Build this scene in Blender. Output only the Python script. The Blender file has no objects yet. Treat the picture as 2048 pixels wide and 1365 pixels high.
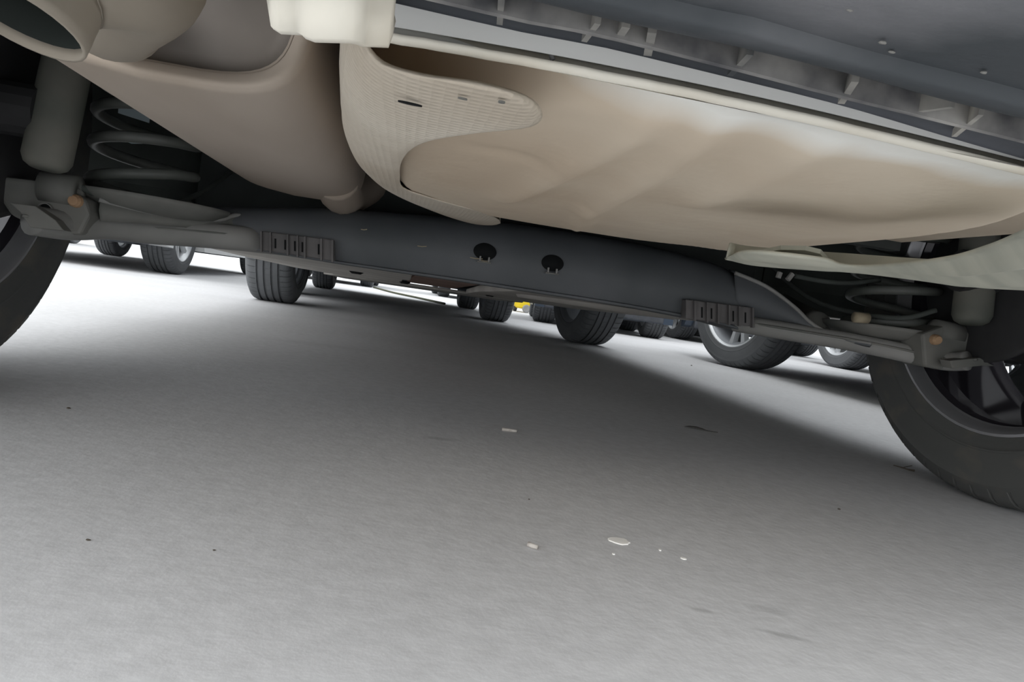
import bpy, bmesh, math, random
from mathutils import Vector, Matrix
R = random.Random(7)
S = bpy.context.scene
COL = S.collection
PI = math.pi

# ------------------------------------------------------------------ camera, world, exposure
F, CX, CY, CZ = 1377.29, -0.17442, -0.87791, 0.20146      # focal length in px, camera position (car axle frame, metres)
YAW, PITCH, ROLL = 0.166542, -0.0656735, 0.144955
fw = Vector((math.sin(YAW) * math.cos(PITCH), math.cos(YAW) * math.cos(PITCH), math.sin(PITCH)))
rt = Vector((math.cos(YAW), -math.sin(YAW), 0))
up = rt.cross(fw)
r2 = rt * math.cos(ROLL) + up * math.sin(ROLL)
u2 = up * math.cos(ROLL) - rt * math.sin(ROLL)
cam = bpy.data.cameras.new('camera')
cam.sensor_width = 36; cam.lens = F / 2048 * 36; cam.clip_start = 0.01; cam.clip_end = 500
camo = bpy.data.objects.new('camera', cam); COL.objects.link(camo)
camo.matrix_world = Matrix(((r2.x, u2.x, -fw.x, CX), (r2.y, u2.y, -fw.y, CY), (r2.z, u2.z, -fw.z, CZ), (0, 0, 0, 1)))
S.camera = camo
S.view_settings.view_transform = 'Standard'; S.view_settings.look = 'None'
S.view_settings.gamma = 1; S.view_settings.use_curve_mapping = False
S.view_settings.exposure = 0.0
w = bpy.data.worlds.new('overcast_sky'); S.world = w; w.use_nodes = True
bg = w.node_tree.nodes['Background']
bg.inputs[0].default_value = (0.96, 0.99, 1.0, 1); bg.inputs[1].default_value = 1.85
sl = bpy.data.lights.new('hazy_sun', 'SUN'); sl.energy = 2.1; sl.angle = math.radians(60); sl.color = (1, .985, .96)
so = bpy.data.objects.new('hazy_sun', sl); COL.objects.link(so); so.location = (-8, -3, 4)
so.rotation_euler = Vector((.50, .72, -.55)).to_track_quat('-Z', 'Y').to_euler()
try:
    S.cycles.max_bounces = 10; S.cycles.diffuse_bounces = 8; S.cycles.use_denoising = True
except Exception:
    pass

# ------------------------------------------------------------------ measuring helpers: a pixel of the photo met with a plane
def ray(px, py):
    return fw + r2 * ((px - 1024) / F) - u2 * ((py - 682.5) / F)
CAMP = Vector((CX, CY, CZ))
def atY(px, py, Y):
    v = ray(px, py); return CAMP + v * ((Y - CY) / v.y)
def atZ(px, py, z):
    v = ray(px, py); return CAMP + v * ((z - CZ) / v.z)

# ------------------------------------------------------------------ materials
def mat(name, col, rough=.7, metal=0., var=.25, scale=6., col2=None, bump=0., bscale=60., spec=.3, stretch=(1, 1, 1), lo=.35, hi=.7):
    m = bpy.data.materials.new(name); m.use_nodes = True
    nt = m.node_tree; N = nt.nodes; L = nt.links
    b = N['Principled BSDF']
    b.inputs['Roughness'].default_value = rough; b.inputs['Metallic'].default_value = metal
    b.inputs['Specular IOR Level'].default_value = spec
    if col2 is None: col2 = tuple(c * (1 - var) for c in col)
    tc = N.new('ShaderNodeTexCoord'); mp = N.new('ShaderNodeMapping'); mp.inputs['Scale'].default_value = stretch
    L.new(tc.outputs['Object'], mp.inputs[0])
    n = N.new('ShaderNodeTexNoise'); n.inputs['Scale'].default_value = scale; n.inputs['Detail'].default_value = 8; n.inputs['Roughness'].default_value = .45
    L.new(mp.outputs[0], n.inputs['Vector'])
    cr = N.new('ShaderNodeValToRGB'); cr.color_ramp.elements[0].position = lo; cr.color_ramp.elements[1].position = hi
    cr.color_ramp.elements[0].color = (*col2, 1); cr.color_ramp.elements[1].color = (*col, 1)
    L.new(n.outputs['Fac'], cr.inputs[0]); L.new(cr.outputs[0], b.inputs['Base Color'])
    if bump:
        n2 = N.new('ShaderNodeTexNoise'); n2.inputs['Scale'].default_value = bscale; n2.inputs['Detail'].default_value = 4
        L.new(mp.outputs[0], n2.inputs['Vector'])
        bp = N.new('ShaderNodeBump'); bp.inputs['Strength'].default_value = bump; bp.inputs['Distance'].default_value = .004
        L.new(n2.outputs['Fac'], bp.inputs['Height']); L.new(bp.outputs[0], b.inputs['Normal'])
    return m

def ground_mat():
    m = mat('concrete', (.615, .62, .638), .85, var=.10, scale=2.2, bump=.12, bscale=120, spec=.2)
    nt = m.node_tree; N = nt.nodes; L = nt.links; b = N['Principled BSDF']
    src = b.inputs['Base Color'].links[0].from_socket
    tc = N.new('ShaderNodeTexCoord')
    # fine speckle
    n = N.new('ShaderNodeTexNoise'); n.inputs['Scale'].default_value = 55; n.inputs['Detail'].default_value = 6
    L.new(tc.outputs['Object'], n.inputs['Vector'])
    r = N.new('ShaderNodeMapRange'); r.inputs[1].default_value = .3; r.inputs[2].default_value = .7; r.inputs[3].default_value = .93; r.inputs[4].default_value = 1.05
    L.new(n.outputs['Fac'], r.inputs[0])
    mx = N.new('ShaderNodeMix'); mx.data_type = 'RGBA'; mx.blend_type = 'MULTIPLY'; mx.inputs[0].default_value = 1
    L.new(src, mx.inputs[6]); L.new(r.outputs[0], mx.inputs[7])
    # smudges: dark rubber marks lying where the photo has them
    last = mx.outputs[2]
    for (px, py, a, bb, rot, k) in [(1570, 1272, .026, .0045, -.35, .22), (1405, 1222, .010, .004, -.3, .2), (880, 878, .03, .012, 0, .18), (1530, 1220, .02, .008, -.3, .12),
                                    (640, 690, .2, .05, .1, .06)]:
        c = atZ(px, py, 0)
        mp = N.new('ShaderNodeMapping'); mp.vector_type = 'TEXTURE'
        mp.inputs['Location'].default_value = c; mp.inputs['Rotation'].default_value = (0, 0, rot); mp.inputs['Scale'].default_value = (a, bb, 1)
        L.new(tc.outputs['Object'], mp.inputs[0])
        g = N.new('ShaderNodeTexGradient'); g.gradient_type = 'SPHERICAL'; L.new(mp.outputs[0], g.inputs[0])
        mr = N.new('ShaderNodeMapRange'); mr.inputs[1].default_value = 0; mr.inputs[2].default_value = .6; mr.inputs[3].default_value = 1; mr.inputs[4].default_value = 1 - k
        L.new(g.outputs['Fac'], mr.inputs[0])
        m2 = N.new('ShaderNodeMix'); m2.data_type = 'RGBA'; m2.blend_type = 'MULTIPLY'; m2.inputs[0].default_value = 1
        L.new(last, m2.inputs[6]); L.new(mr.outputs[0], m2.inputs[7]); last = m2.outputs[2]
    L.new(last, b.inputs['Base Color'])
    return m

M = {}
M['concrete'] = ground_mat()
M['pan'] = mat('dusty_pan', (.71, .62, .50), .8, scale=5, col2=(.57, .465, .355), bump=.25, bscale=35, spec=.15, stretch=(1, 1, .3))
M['cream'] = mat('cream_paint', (.83, .79, .69), .6, scale=18, col2=(.66, .59, .47), lo=.28, hi=.55, bump=.1, bscale=60, spec=.3)
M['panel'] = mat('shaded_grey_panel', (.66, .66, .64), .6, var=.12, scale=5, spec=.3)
M['shield'] = mat('dusty_aluminium', (.66, .60, .51), .75, metal=.0, scale=9, col2=(.55, .48, .39), spec=.25)
M['splash'] = mat('pale_green_grey_cover', (.48, .475, .40), .7, scale=8, col2=(.33, .335, .285), spec=.2, stretch=(1, 5, 1))
M['muffler'] = mat('dusty_steel', (.53, .46, .395), .6, metal=.2, scale=7, col2=(.39, .325, .265), spec=.3, bump=.08, bscale=40, stretch=(1, .3, 1))
M['pipe'] = mat('tail_pipe_steel', (.34, .30, .245), .6, metal=.25, scale=9, col2=(.25, .215, .175), spec=.3)
M['cap'] = mat('muffler_end_steel', (.34, .31, .29), .6, metal=.3, scale=9, col2=(.24, .21, .185), spec=.3)
M['pipe_in'] = mat('dark_pipe_bore', (.035, .042, .038), .8, scale=20)  # near-black colour for the inside of the tail pipe
M['plastic'] = mat('black_plastic', (.085, .09, .105), .55, scale=9, col2=(.03, .034, .04), spec=.35, bump=.1, bscale=90)
M['bumper'] = mat('dusty_black_plastic', (.19, .19, .20), .6, scale=9, col2=(.052, .058, .064), spec=.3, bump=.1, bscale=70, lo=.48, hi=.72, stretch=(1, 2, 1))
M['rib'] = mat('dirty_rib', (.44, .42, .38), .8, scale=30, col2=(.06, .065, .07), spec=.2)
M['channel'] = mat('muddy_channel', (.42, .36, .31), .85, scale=45, col2=(.08, .08, .085), spec=.2, lo=.38, hi=.6)
M['rail'] = mat('grey_rib_rail', (.44, .425, .40), .7, scale=40, col2=(.10, .10, .105), spec=.2)
M['beam'] = mat('beam_black_paint', (.125, .132, .142), .55, scale=8, col2=(.085, .093, .10), spec=.35, bump=.12, bscale=50)
M['tube'] = mat('dusty_dark_steel', (.34, .335, .325), .6, scale=8, col2=(.22, .22, .21), spec=.3)
M['arm'] = mat('arm_dark_steel', (.22, .215, .20), .65, scale=12, col2=(.13, .135, .125), spec=.3)
M['clip'] = mat('clip_plastic', (.15, .142, .142), .6, scale=20, col2=(.11, .105, .105), spec=.3)
M['hole'] = mat('hole_black', (.008, .009, .01), .9, scale=20)
M['shock'] = mat('shock_dusty', (.20, .195, .17), .7, scale=14, col2=(.12, .13, .112), spec=.3)
M['spring'] = mat('spring_paint', (.16, .165, .155), .5, scale=12, col2=(.09, .1, .09), spec=.4)
M['band'] = mat('tan_tape', (.45, .38, .27), .7, scale=20)
M['rust'] = mat('rusty_bolt', (.50, .33, .20), .8, scale=40, col2=(.33, .2, .12))
M['dark'] = mat('underseal', (.06, .066, .064), .9, scale=12, spec=.15)
M['liner'] = mat('arch_liner', (.085, .095, .088), .9, scale=18, spec=.15)
M['floor'] = mat('floor_cover', (.58, .56, .52), .75, scale=5, col2=(.44, .415, .385), spec=.2)
M['floor_rust'] = mat('floor_rusty', (.36, .24, .20), .75, scale=6, col2=(.26, .17, .14), spec=.2)
M['tyre'] = mat('hazed_tyre_rubber', (.125, .13, .137), .8, scale=10, col2=(.10, .105, .11), spec=.25, bump=.08, bscale=150)  # rubber lightened and blued to stand in for haze over distant tyres
M['tyre_near'] = mat('tyre_scuffed', (.15, .135, .115), .75, scale=16, col2=(.092, .094, .092), lo=.52, hi=.8, stretch=(1, 1, 1.6), spec=.3, bump=.15, bscale=60)
M['gloss'] = mat('gloss_dark_rim', (.05, .046, .056), .1, metal=.35, scale=6, spec=1.0)
M['gloss2'] = mat('dark_polished_spoke', (.14, .14, .15), .25, metal=.6, scale=6, spec=.6)
M['lip'] = mat('machined_lip', (.45, .45, .47), .25, metal=.6, scale=6, spec=.6)
M['silver'] = mat('silver_spoke', (.62, .64, .66), .35, metal=.5, var=.08, spec=.5)
M['dkrim'] = mat('grey_rim', (.26, .275, .30), .4, metal=.2, var=.1, spec=.5)
M['chrome'] = mat('chrome', (.75, .75, .78), .12, metal=1, var=.05)
M['iron'] = mat('brake_iron', (.05, .05, .052), .7, scale=20)
M['white'] = mat('white_car_paint', (.74, .75, .75), .3, var=.03, spec=.5)
M['cream_car'] = mat('cream_car_paint', (.78, .75, .68), .3, var=.03, spec=.5)
M['navy'] = mat('navy_car_paint', (.035, .05, .075), .3, var=.1, spec=.5)
M['greycar'] = mat('grey_car_paint', (.22, .23, .25), .3, var=.05, spec=.5)
M['black_car'] = mat('black_car_paint', (.02, .02, .024), .25, var=.1, spec=.5)
M['glass'] = mat('dark_glass', (.02, .024, .028), .08, var=.1, spec=.6)
M['red'] = mat('tail_lamp_red', (.4, .02, .02), .2, var=.1, spec=.5)
M['under'] = mat('car_underside', (.075, .082, .09), .8, scale=6, col2=(.05, .055, .06), spec=.2)
M['yellow'] = mat('yellow_paint', (.83, .62, .03), .45, scale=9, col2=(.70, .50, .02), spec=.4)
M['greyw'] = mat('grey_wheel_plastic', (.30, .30, .30), .6, scale=9)
M['hose'] = mat('dark_green_hose', (.08, .085, .05), .8, scale=20)
M['leaf'] = mat('dry_leaf', (.10, .095, .09), .8, scale=60)
M['twig'] = mat('twig', (.09, .075, .06), .8, scale=60)
M['chip'] = mat('pale_chip', (.97, .96, .93), .7, var=.1, scale=60)
M['butt'] = mat('butt_paper', (.58, .55, .52), .8, scale=80, col2=(.3, .27, .24))
M['plug'] = mat('pale_blue_part', (.55, .65, .70), .5, var=.1)

# ------------------------------------------------------------------ object helpers
def smooth(me, on=True):
    if on: me.polygons.foreach_set('use_smooth', [True] * len(me.polygons))
def obj(name, bm, m, parent=None, sm=False, bevel=0., solid=0., sub=0, auto=None):
    if isinstance(bm, bpy.types.Mesh): me = bm
    else:
        bmesh.ops.recalc_face_normals(bm, faces=bm.faces)
        me = bpy.data.meshes.new(name); bm.to_mesh(me); bm.free(); me.materials.append(M[m]); smooth(me, sm)
        if auto is not None: me.set_sharp_from_angle(angle=math.radians(auto))
    o = bpy.data.objects.new(name, me); COL.objects.link(o)
    if parent is not None: o.parent = parent
    if solid:
        d = o.modifiers.new('s', 'SOLIDIFY'); d.thickness = solid; d.offset = 1
    if bevel:
        d = o.modifiers.new('b', 'BEVEL'); d.width = bevel; d.segments = 2; d.limit_method = 'ANGLE'
    if sub:
        d = o.modifiers.new('u', 'SUBSURF'); d.levels = sub; d.render_levels = sub
    return o
def thing(name, label, cat, loc=(0, 0, 0), rz=0):
    o = bpy.data.objects.new(name, None); COL.objects.link(o); o.location = loc; o.rotation_euler = (0, 0, rz)
    o.empty_display_size = .1; o['label'] = label; o['category'] = cat
    return o
def tag(o, label, cat, group=None):
    o['label'] = label; o['category'] = cat
    if group: o['group'] = group
    return o

def box(bm, x0, x1, y0, y1, z0, z1, mtx=None):
    vs = [bm.verts.new((x, y, z)) for x in (x0, x1) for y in (y0, y1) for z in (z0, z1)]
    for f in ((0, 1, 3, 2), (4, 6, 7, 5), (0, 4, 5, 1), (2, 3, 7, 6), (0, 2, 6, 4), (1, 5, 7, 3)):
        bm.faces.new([vs[i] for i in f])
    if mtx is not None:
        for v in vs: v.co = mtx @ v.co
    return vs
def grid(bm, rows, closed=False, loop=False):
    """rows of points -> quads. closed: each row is a ring; loop: last row joins first"""
    V = [[bm.verts.new(p) for p in r] for r in rows]
    n = len(V[0])
    for i in range(len(V) - (0 if loop else 1)):
        a, b = V[i], V[(i + 1) % len(V)]
        for j in range(n if closed else n - 1):
            k = (j + 1) % n
            bm.faces.new((a[j], a[k], b[k], b[j]))
    return V
def tube(bm, pts, rad, n=12, cap=True):
    pts = [Vector(p) for p in pts]
    rads = rad if isinstance(rad, (list, tuple)) else [rad] * len(pts)
    rows = []; prev = None
    for i, p in enumerate(pts):
        t = (pts[min(i + 1, len(pts) - 1)] - pts[max(i - 1, 0)]).normalized()
        if prev is None:
            a = t.orthogonal().normalized()
        else:
            a = (prev - t * prev.dot(t)).normalized()
        prev = a; b = t.cross(a)
        rows.append([p + (a * math.cos(2 * PI * k / n) + b * math.sin(2 * PI * k / n)) * rads[i] for k in range(n)])
    V = grid(bm, rows, closed=True)
    if cap: bm.faces.new(V[0]); bm.faces.new(V[-1])
def lathe(bm, prof, axis='X', n=48, closed_prof=False, c=(0, 0, 0), cap=False):
    rows = []
    for k in range(n):
        a = 2 * PI * k / n; r = []
        for (x, rr) in prof:
            u, v = rr * math.cos(a), rr * math.sin(a)
            p = {'X': (x, u, v), 'Y': (u, x, v), 'Z': (u, v, x)}[axis]
            r.append(Vector(p) + Vector(c))
        rows.append(r)
    V = [[bm.verts.new(p) for p in r] for r in rows]
    m = len(prof)
    for i in range(n):
        a, b = V[i], V[(i + 1) % n]
        for j in range(m if closed_prof else m - 1):
            k = (j + 1) % m
            bm.faces.new((a[j], a[k], b[k], b[j]))
    if cap:
        bm.faces.new([V[i][0] for i in range(n)]); bm.faces.new([V[i][-1] for i in range(n)])
def catmull(P, per=6, closed=False):
    P = [Vector(p) for p in P]; out = []; n = len(P)
    for i in range(n if closed else n - 1):
        g = (lambda k: P[k % n]) if closed else (lambda k: P[max(0, min(n - 1, k))])
        p0, p1, p2, p3 = g(i - 1), g(i), g(i + 1), g(i + 2)
        for s in range(per):
            t = s / per
            out.append(.5 * ((2 * p1) + (p2 - p0) * t + (2 * p0 - 5 * p1 + 4 * p2 - p3) * t * t + (3 * p1 - p0 - 3 * p2 + p3) * t ** 3))
    if not closed: out.append(P[-1])
    return out
def prism(bm, poly, ax, a, b):
    """polygon of 2-D points extruded along axis ax from a to b ('X': (y,z), 'Y': (x,z), 'Z': (x,y))"""
    f = {'X': lambda p, t: (t, p[0], p[1]), 'Y': lambda p, t: (p[0], t, p[1]), 'Z': lambda p, t: (p[0], p[1], t)}[ax]
    A = [bm.verts.new(f(p, a)) for p in poly]; B = [bm.verts.new(f(p, b)) for p in poly]
    bm.faces.new(A); bm.faces.new(B[::-1])
    for i in range(len(poly)):
        j = (i + 1) % len(poly); bm.faces.new((A[i], A[j], B[j], B[i]))
def sstep(a, b, x):
    t = max(0., min(1., (x - a) / (b - a))); return t * t * (3 - 2 * t)

# ------------------------------------------------------------------ ground
bm = bmesh.new()
grid(bm, [[(x, y, 0) for x in (-60, -6, 6, 60)] for y in (-60, -4, 12, 90)])
g = obj('ground', bm, 'concrete'); g['kind'] = 'structure'; g['label'] = 'grey concrete parking lot floor'

# ------------------------------------------------------------------ wheels (axis X, outer face at +X), meshes shared by all cars
TR, TW, RR = .329, .215, .222
def tyre_mesh(name, m, seg=60):
    prof = [(-.094, .2215), (-.103, .228), (-.107, .243), (-.1082, .246), (-.1095, .2475), (-.1095, .2495), (-.1085, .251), (-.1095, .262), (-.1085, .285), (-.1062, .296), (-.1068, .2985), (-.1058, .3005), (-.104, .303), (-.098, .3145), (-.090, .3215)]
    xs = []
    for gx in (-.048, -.0165, .0165, .048):
        xs += [(gx - .0052, 0), (gx - .0042, .007), (gx + .0042, .007), (gx + .0052, 0)]
    tread = [(-.078, 0)] + [(-.062, 0)] + xs + [(.062, 0), (.078, 0)]
    crown = lambda x: TR - .55 * x * x
    full = prof + [(x, crown(x) - d) for x, d in tread] + [(-x, r) for x, r in reversed(prof)]
    bm = bmesh.new(); rows = []
    for k in range(seg):
        st = 2 * PI / seg
        for q, deep in ((0, 0), (.80, 0), (.83, 1), (.97, 1)):
            a = k * st + q * st; row = []
            for x, r in full:
                if deep and .055 < abs(x) < .1 and r > .31: r -= .0045
                if deep and abs(x) < .012 and r > .32: r -= .002
                row.append((x, r * math.cos(a), r * math.sin(a)))
            rows.append(row)
    grid(bm, rows, loop=True)
    bmesh.ops.recalc_face_normals(bm, faces=bm.faces)
    me = bpy.data.meshes.new(name); bm.to_mesh(me); bm.free(); me.materials.append(M[m]); smooth(me); me.set_sharp_from_angle(angle=math.radians(28))
    return me
def fin(bm, name, m, auto=35):
    bmesh.ops.recalc_face_normals(bm, faces=bm.faces)
    me = bpy.data.meshes.new(name); bm.to_mesh(me); bm.free(); me.materials.append(M[m]); smooth(me); me.set_sharp_from_angle(angle=math.radians(auto))
    return me
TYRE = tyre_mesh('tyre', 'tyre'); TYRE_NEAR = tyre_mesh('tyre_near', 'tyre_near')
def rim_mesh(m):
    bm = bmesh.new()
    lathe(bm, [(-.098, .2295), (-.1, .226), (-.096, .2195), (-.090, .2165), (-.07, .2125), (-.03, .207), (.03, .199), (.06, .196), (.078, .203), (.088, .213), (.098, .2195), (.101, .226), (.099, .2295),
               (.09, .224), (.07, .214), (-.07, .207), (-.09, .224)], n=72, closed_prof=True)
    return fin(bm, 'rim', m)
def spoke_mesh(m):
    bm = bmesh.new()
    for s in (-1, 1):
        r = [[], []]
        rows = []
        for (rad, off, hw, x) in ((.045, .014, .013, .058), (.10, .023, .0125, .066), (.17, .036, .0145, .078), (.213, .046, .018, .084)):
            y = s * off
            rows.append([(x - .028, y - hw, rad), (x - .028, y + hw, rad), (x, y + hw * .8, rad), (x, y - hw * .8, rad)])
        V = grid(bm, rows, closed=True); bm.faces.new(V[0]); bm.faces.new(V[-1])
    return fin(bm, 'spoke', m, 30)
def hub_mesh(m):
    bm = bmesh.new()
    lathe(bm, [(.02, .0), (.02, .07), (.05, .068), (.062, .055), (.062, .03), (.066, .026), (.067, 0)], n=32)
    return fin(bm, 'hub', m)
def drum_mesh():
    bm = bmesh.new()
    lathe(bm, [(-.085, .0), (-.085, .05), (-.05, .06), (-.045, .112), (-.04, .117), (.01, .115), (.018, .10), (.018, 0)], n=48)
    return fin(bm, 'brake_drum', 'iron')
RIMS = {'gloss': (rim_mesh('gloss'), spoke_mesh('gloss2'), hub_mesh('gloss2')), 'dark': (rim_mesh('dkrim'), spoke_mesh('silver'), hub_mesh('dkrim')),
        'silver': (rim_mesh('silver'), spoke_mesh('silver'), hub_mesh('silver'))}
DRUM = drum_mesh()
def lip_mesh(m):
    bm = bmesh.new(); lathe(bm, [(.086, .2125), (.0985, .218), (.1025, .2235), (.1022, .2285), (.0995, .2305), (.097, .226), (.094, .219), (.084, .2105)], n=72, closed_prof=True)
    return fin(bm, 'rim_lip', m)
LIP = {'gloss': lip_mesh('lip'), 'dark': lip_mesh('silver'), 'silver': lip_mesh('silver')}
def wheel(parent, x, y, side, style='silver', s=1., rot=0., tyre=None, steer=0.):
    rim, spoke, hub = RIMS[style]
    wo = bpy.data.objects.new('wheel', rim); COL.objects.link(wo); wo.parent = parent
    wo.location = (x, y, TR * s - .002); wo.scale = (s, s, s)
    wo.rotation_euler = (0, 0, steer + (0 if side > 0 else PI))
    def ch(n, me, rx=0):
        o = bpy.data.objects.new(n, me); COL.objects.link(o); o.parent = wo; o.rotation_euler = (rx, 0, 0); return o
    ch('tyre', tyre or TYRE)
    for k in range(5): ch('spoke', spoke, rot + 2 * PI * k / 5)
    ch('hub', hub); ch('brake_drum', DRUM); ch('rim_lip', LIP[style])
    if style == 'gloss':
        l2 = ch('rim_lip', LIP[style]); l2.rotation_euler = (0, 0, PI)
    return wo

# ------------------------------------------------------------------ a whole car seen from its undersides (other cars)
def car_shell(parent, paint, W, y0, y1, axles, wr, zb, H=1.48, nose=1):
    """body with wheel arches; y0..y1 its length, nose=+1 front at y1"""
    arch = wr + .045
    pts = []
    def a(y): return y if nose > 0 else y0 + y1 - y
    L = y1 - y0
    ax = sorted(axles)
    bot = [(y0 + .02, zb + .16), (y0 + .12, zb + .02)]
    zc = wr
    for yy in ax:
        for k in range(13):
            t = PI - PI * k / 12
            px, pz = yy + arch * math.cos(t), zc + arch * math.sin(t)
            bot.append((px, max(zb, pz) if k not in (0, 12) else zb))
    bot += [(y1 - .12, zb + .02), (y1 - .02, zb + .16)]
    # upper outline in nose direction
    if nose > 0: top = [(y1, .55), (y1 - .05, .72), (y1 - .22 * L, .93), (y1 - .36 * L, H - .06), (y1 - .5 * L, H), (y0 + .16 * L, H - .05), (y0 + .03, 1.0), (y0, .6)]
    else: top = [(y1, .6), (y1 - .03, 1.0), (y1 - .16 * L, H - .05), (y0 + .5 * L, H), (y0 + .36 * L, H - .06), (y0 + .22 * L, .93), (y0 + .05, .72), (y0, .55)]
    poly = bot + top
    bm = bmesh.new()
    def ins(z): return .0 if z < .9 else .16 * (z - .9) / .6
    A = [bm.verts.new((-W / 2 + ins(z), y, z)) for y, z in poly]; B = [bm.verts.new((W / 2 - ins(z), y, z)) for y, z in poly]
    bm.faces.new(A); bm.faces.new(B[::-1])
    for i in range(len(poly)):
        j = (i + 1) % len(poly); bm.faces.new((A[i], A[j], B[j], B[i]))
    bmesh.ops.triangulate(bm, faces=[f for f in bm.faces if len(f.verts) > 4])
    obj('body_shell', bm, paint, parent)
    yf = y1 if nose > 0 else y0
    # side windows
    for s in (-1, 1):
        bm = bmesh.new(); x = s * (W / 2 - .03)
        ya, yb = (y0 + .12 * L, y1 - .36 * L) if nose > 0 else (y0 + .36 * L, y1 - .12 * L)
        v = [bm.verts.new((s * (W / 2 - ins(z) + .004), y, z)) for y, z in ((ya, .95), (yb + nose * .1, .95), (yb - nose * .05, H - .14), (ya + .08, H - .14))]
        bm.faces.new(v); obj('side_window', bm, 'glass', parent, solid=.004)
        bm = bmesh.new(); box(bm, s * W / 2 - .012, s * W / 2 + .012, ax[0] + arch + .02, ax[1] - arch - .02, zb + .10, zb + .115)
        obj('sill_trim', bm, 'plastic', parent)
    # underside, exhaust, bumper skirts
    bm = bmesh.new(); box(bm, -W / 2 + .24, W / 2 - .24, y0 + .2, y1 - .2, zb - .012, zb + .3); obj('underbody', bm, 'under', parent, bevel=.02)
    for yy in ax:
        bm = bmesh.new(); tube(bm, [(-W / 2 + .15, yy, wr), (W / 2 - .15, yy, wr)], .035); obj('axle_beam', bm, 'under', parent)
    bm = bmesh.new(); box(bm, -W / 2 + .08, W / 2 - .08, y0 + .06, y0 + .2, zb, zb + .14); obj('bumper_skirt', bm, 'plastic', parent, bevel=.015); bm = bmesh.new(); box(bm, -W / 2 + .08, W / 2 - .08, y1 - .2, y1 - .06, zb, zb + .14); obj('bumper_skirt', bm, 'plastic', parent, bevel=.015)
    rear = y0 if nose > 0 else y1
    for s in (-1, 1):
        bm = bmesh.new(); box(bm, s * (W / 2 - .22) - .13, s * (W / 2 - .22) + .13, rear - .012, rear + .03, .68, .88); obj('tail_lamp', bm, 'red', parent, bevel=.01)

# ------------------------------------------------------------------ THE NEAR CAR
car = thing('car', 'cream car overhead whose dusty underside fills the upper half, seen from behind its rear bumper', 'car')
HW = .6744 + .1075
# --- wheels
wheel(car, -HW, 0, -1, 'gloss', rot=.5, tyre=TYRE_NEAR)
wheel(car, HW + .003, 0, 1, 'gloss', rot=.80, tyre=TYRE_NEAR)
wheel(car, -HW - .01, 2.72, -1, 'dark', rot=.2)
wheel(car, HW + .035, 2.74, 1, 'dark', rot=.9, steer=.10)
# --- upper body shell (its floor sits above everything hung under it)
def near_body():
    y0, y1, W = -.762, 3.55, 1.80
    A = .366
    bot = [(y0, .50)]
    for yy in (0, 2.72):
        for k in range(13):
            t = PI - PI * k / 12
            bot.append((yy + A * math.cos(t), max(.50, TR + A * math.sin(t))))
    poly = bot + [(y1 - .1, .50), (y1, .6), (y1 - .06, .78), (y1 - .95, 1.02), (y1 - 1.55, 1.52), (1.2, 1.62), (-.3, 1.57), (-.70, 1.1), (-.765, .75)]
    bm = bmesh.new()
    def ins(z): return 0 if z < 1 else .17 * (z - 1) / .6
    P = [bm.verts.new((-W / 2 + ins(z), y, z)) for y, z in poly]; Q = [bm.verts.new((W / 2 - ins(z), y, z)) for y, z in poly]
    bm.faces.new(P); bm.faces.new(Q[::-1])
    for i in range(len(poly)):
        j = (i + 1) % len(poly); bm.faces.new((P[i], P[j], Q[j], Q[i]))
    bmesh.ops.triangulate(bm, faces=[f for f in bm.faces if len(f.verts) > 4])
    obj('body_shell', bm, 'cream_car', car)
    bm = bmesh.new(); box(bm, -.86, .86, -.62, 3.45, .47, .497); obj('underfloor', bm, 'dark', car)
    for s in (-1, 1):
        bm = bmesh.new(); box(bm, min(s * .80, s * .89), max(s * .80, s * .89), .365, 2.34, .25, .52); obj('sill', bm, 'cream_car', car, bevel=.02)
        bm = bmesh.new()
        v = [bm.verts.new((s * (.902 - (.17 * (z - 1) / .6 if z > 1 else 0)), y, z)) for y, z in ((-.3, 1.05), (2.3, 1.05), (1.9, 1.44), (-.1, 1.46))]
        bm.faces.new(v); obj('side_window', bm, 'glass', car, solid=.004)
        bm = bmesh.new(); box(bm, s * .68 - .16, s * .68 + .16, -.79, -.74, .72, .92); obj('tail_lamp', bm, 'red', car, bevel=.01)
        for yy in (0, 2.72):                    # wheel arch liners
            bm = bmesh.new(); rows = []
            for k in range(17):
                t = -.1 + (PI + .2) * k / 16
                rows.append([(s * x, yy + .360 * math.cos(t), TR + .360 * math.sin(t)) for x in (.50, .885)])
            grid(bm, rows); obj('wheel_arch_liner', bm, 'liner', car, sm=True, solid=.006)
        bm = bmesh.new(); prism(bm, [(-.40, .30), (-.385, .5), (-.78, .5), (-.74, .30)], 'X', min(s * .80, s * .89), max(s * .80, s * .89)); obj('rear_quarter_panel', bm, 'cream_car', car, bevel=.015)
    bm = bmesh.new(); prism(bm, [(3.1, .2), (3.5, .22), (3.55, .5), (3.1, .5)], 'X', -.85, .85); obj('front_bumper', bm, 'plastic', car, bevel=.02)
    # inner longitudinal members beside the wheel wells
    for s in (-1, 1):
        bm = bmesh.new(); box(bm, min(s * .44, s * .52), max(s * .44, s * .52), -.5, .62, .395, .49); obj('side_member', bm, 'dark', car, bevel=.01)
        bm = bmesh.new(); box(bm, min(s * .47, s * .80), max(s * .47, s * .80), .365, .385, .25, .49); obj('light_leak_panel', bm, 'liner', car)  # last box: panel added to stop light leaking in ahead of the wheel
near_body()

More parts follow.
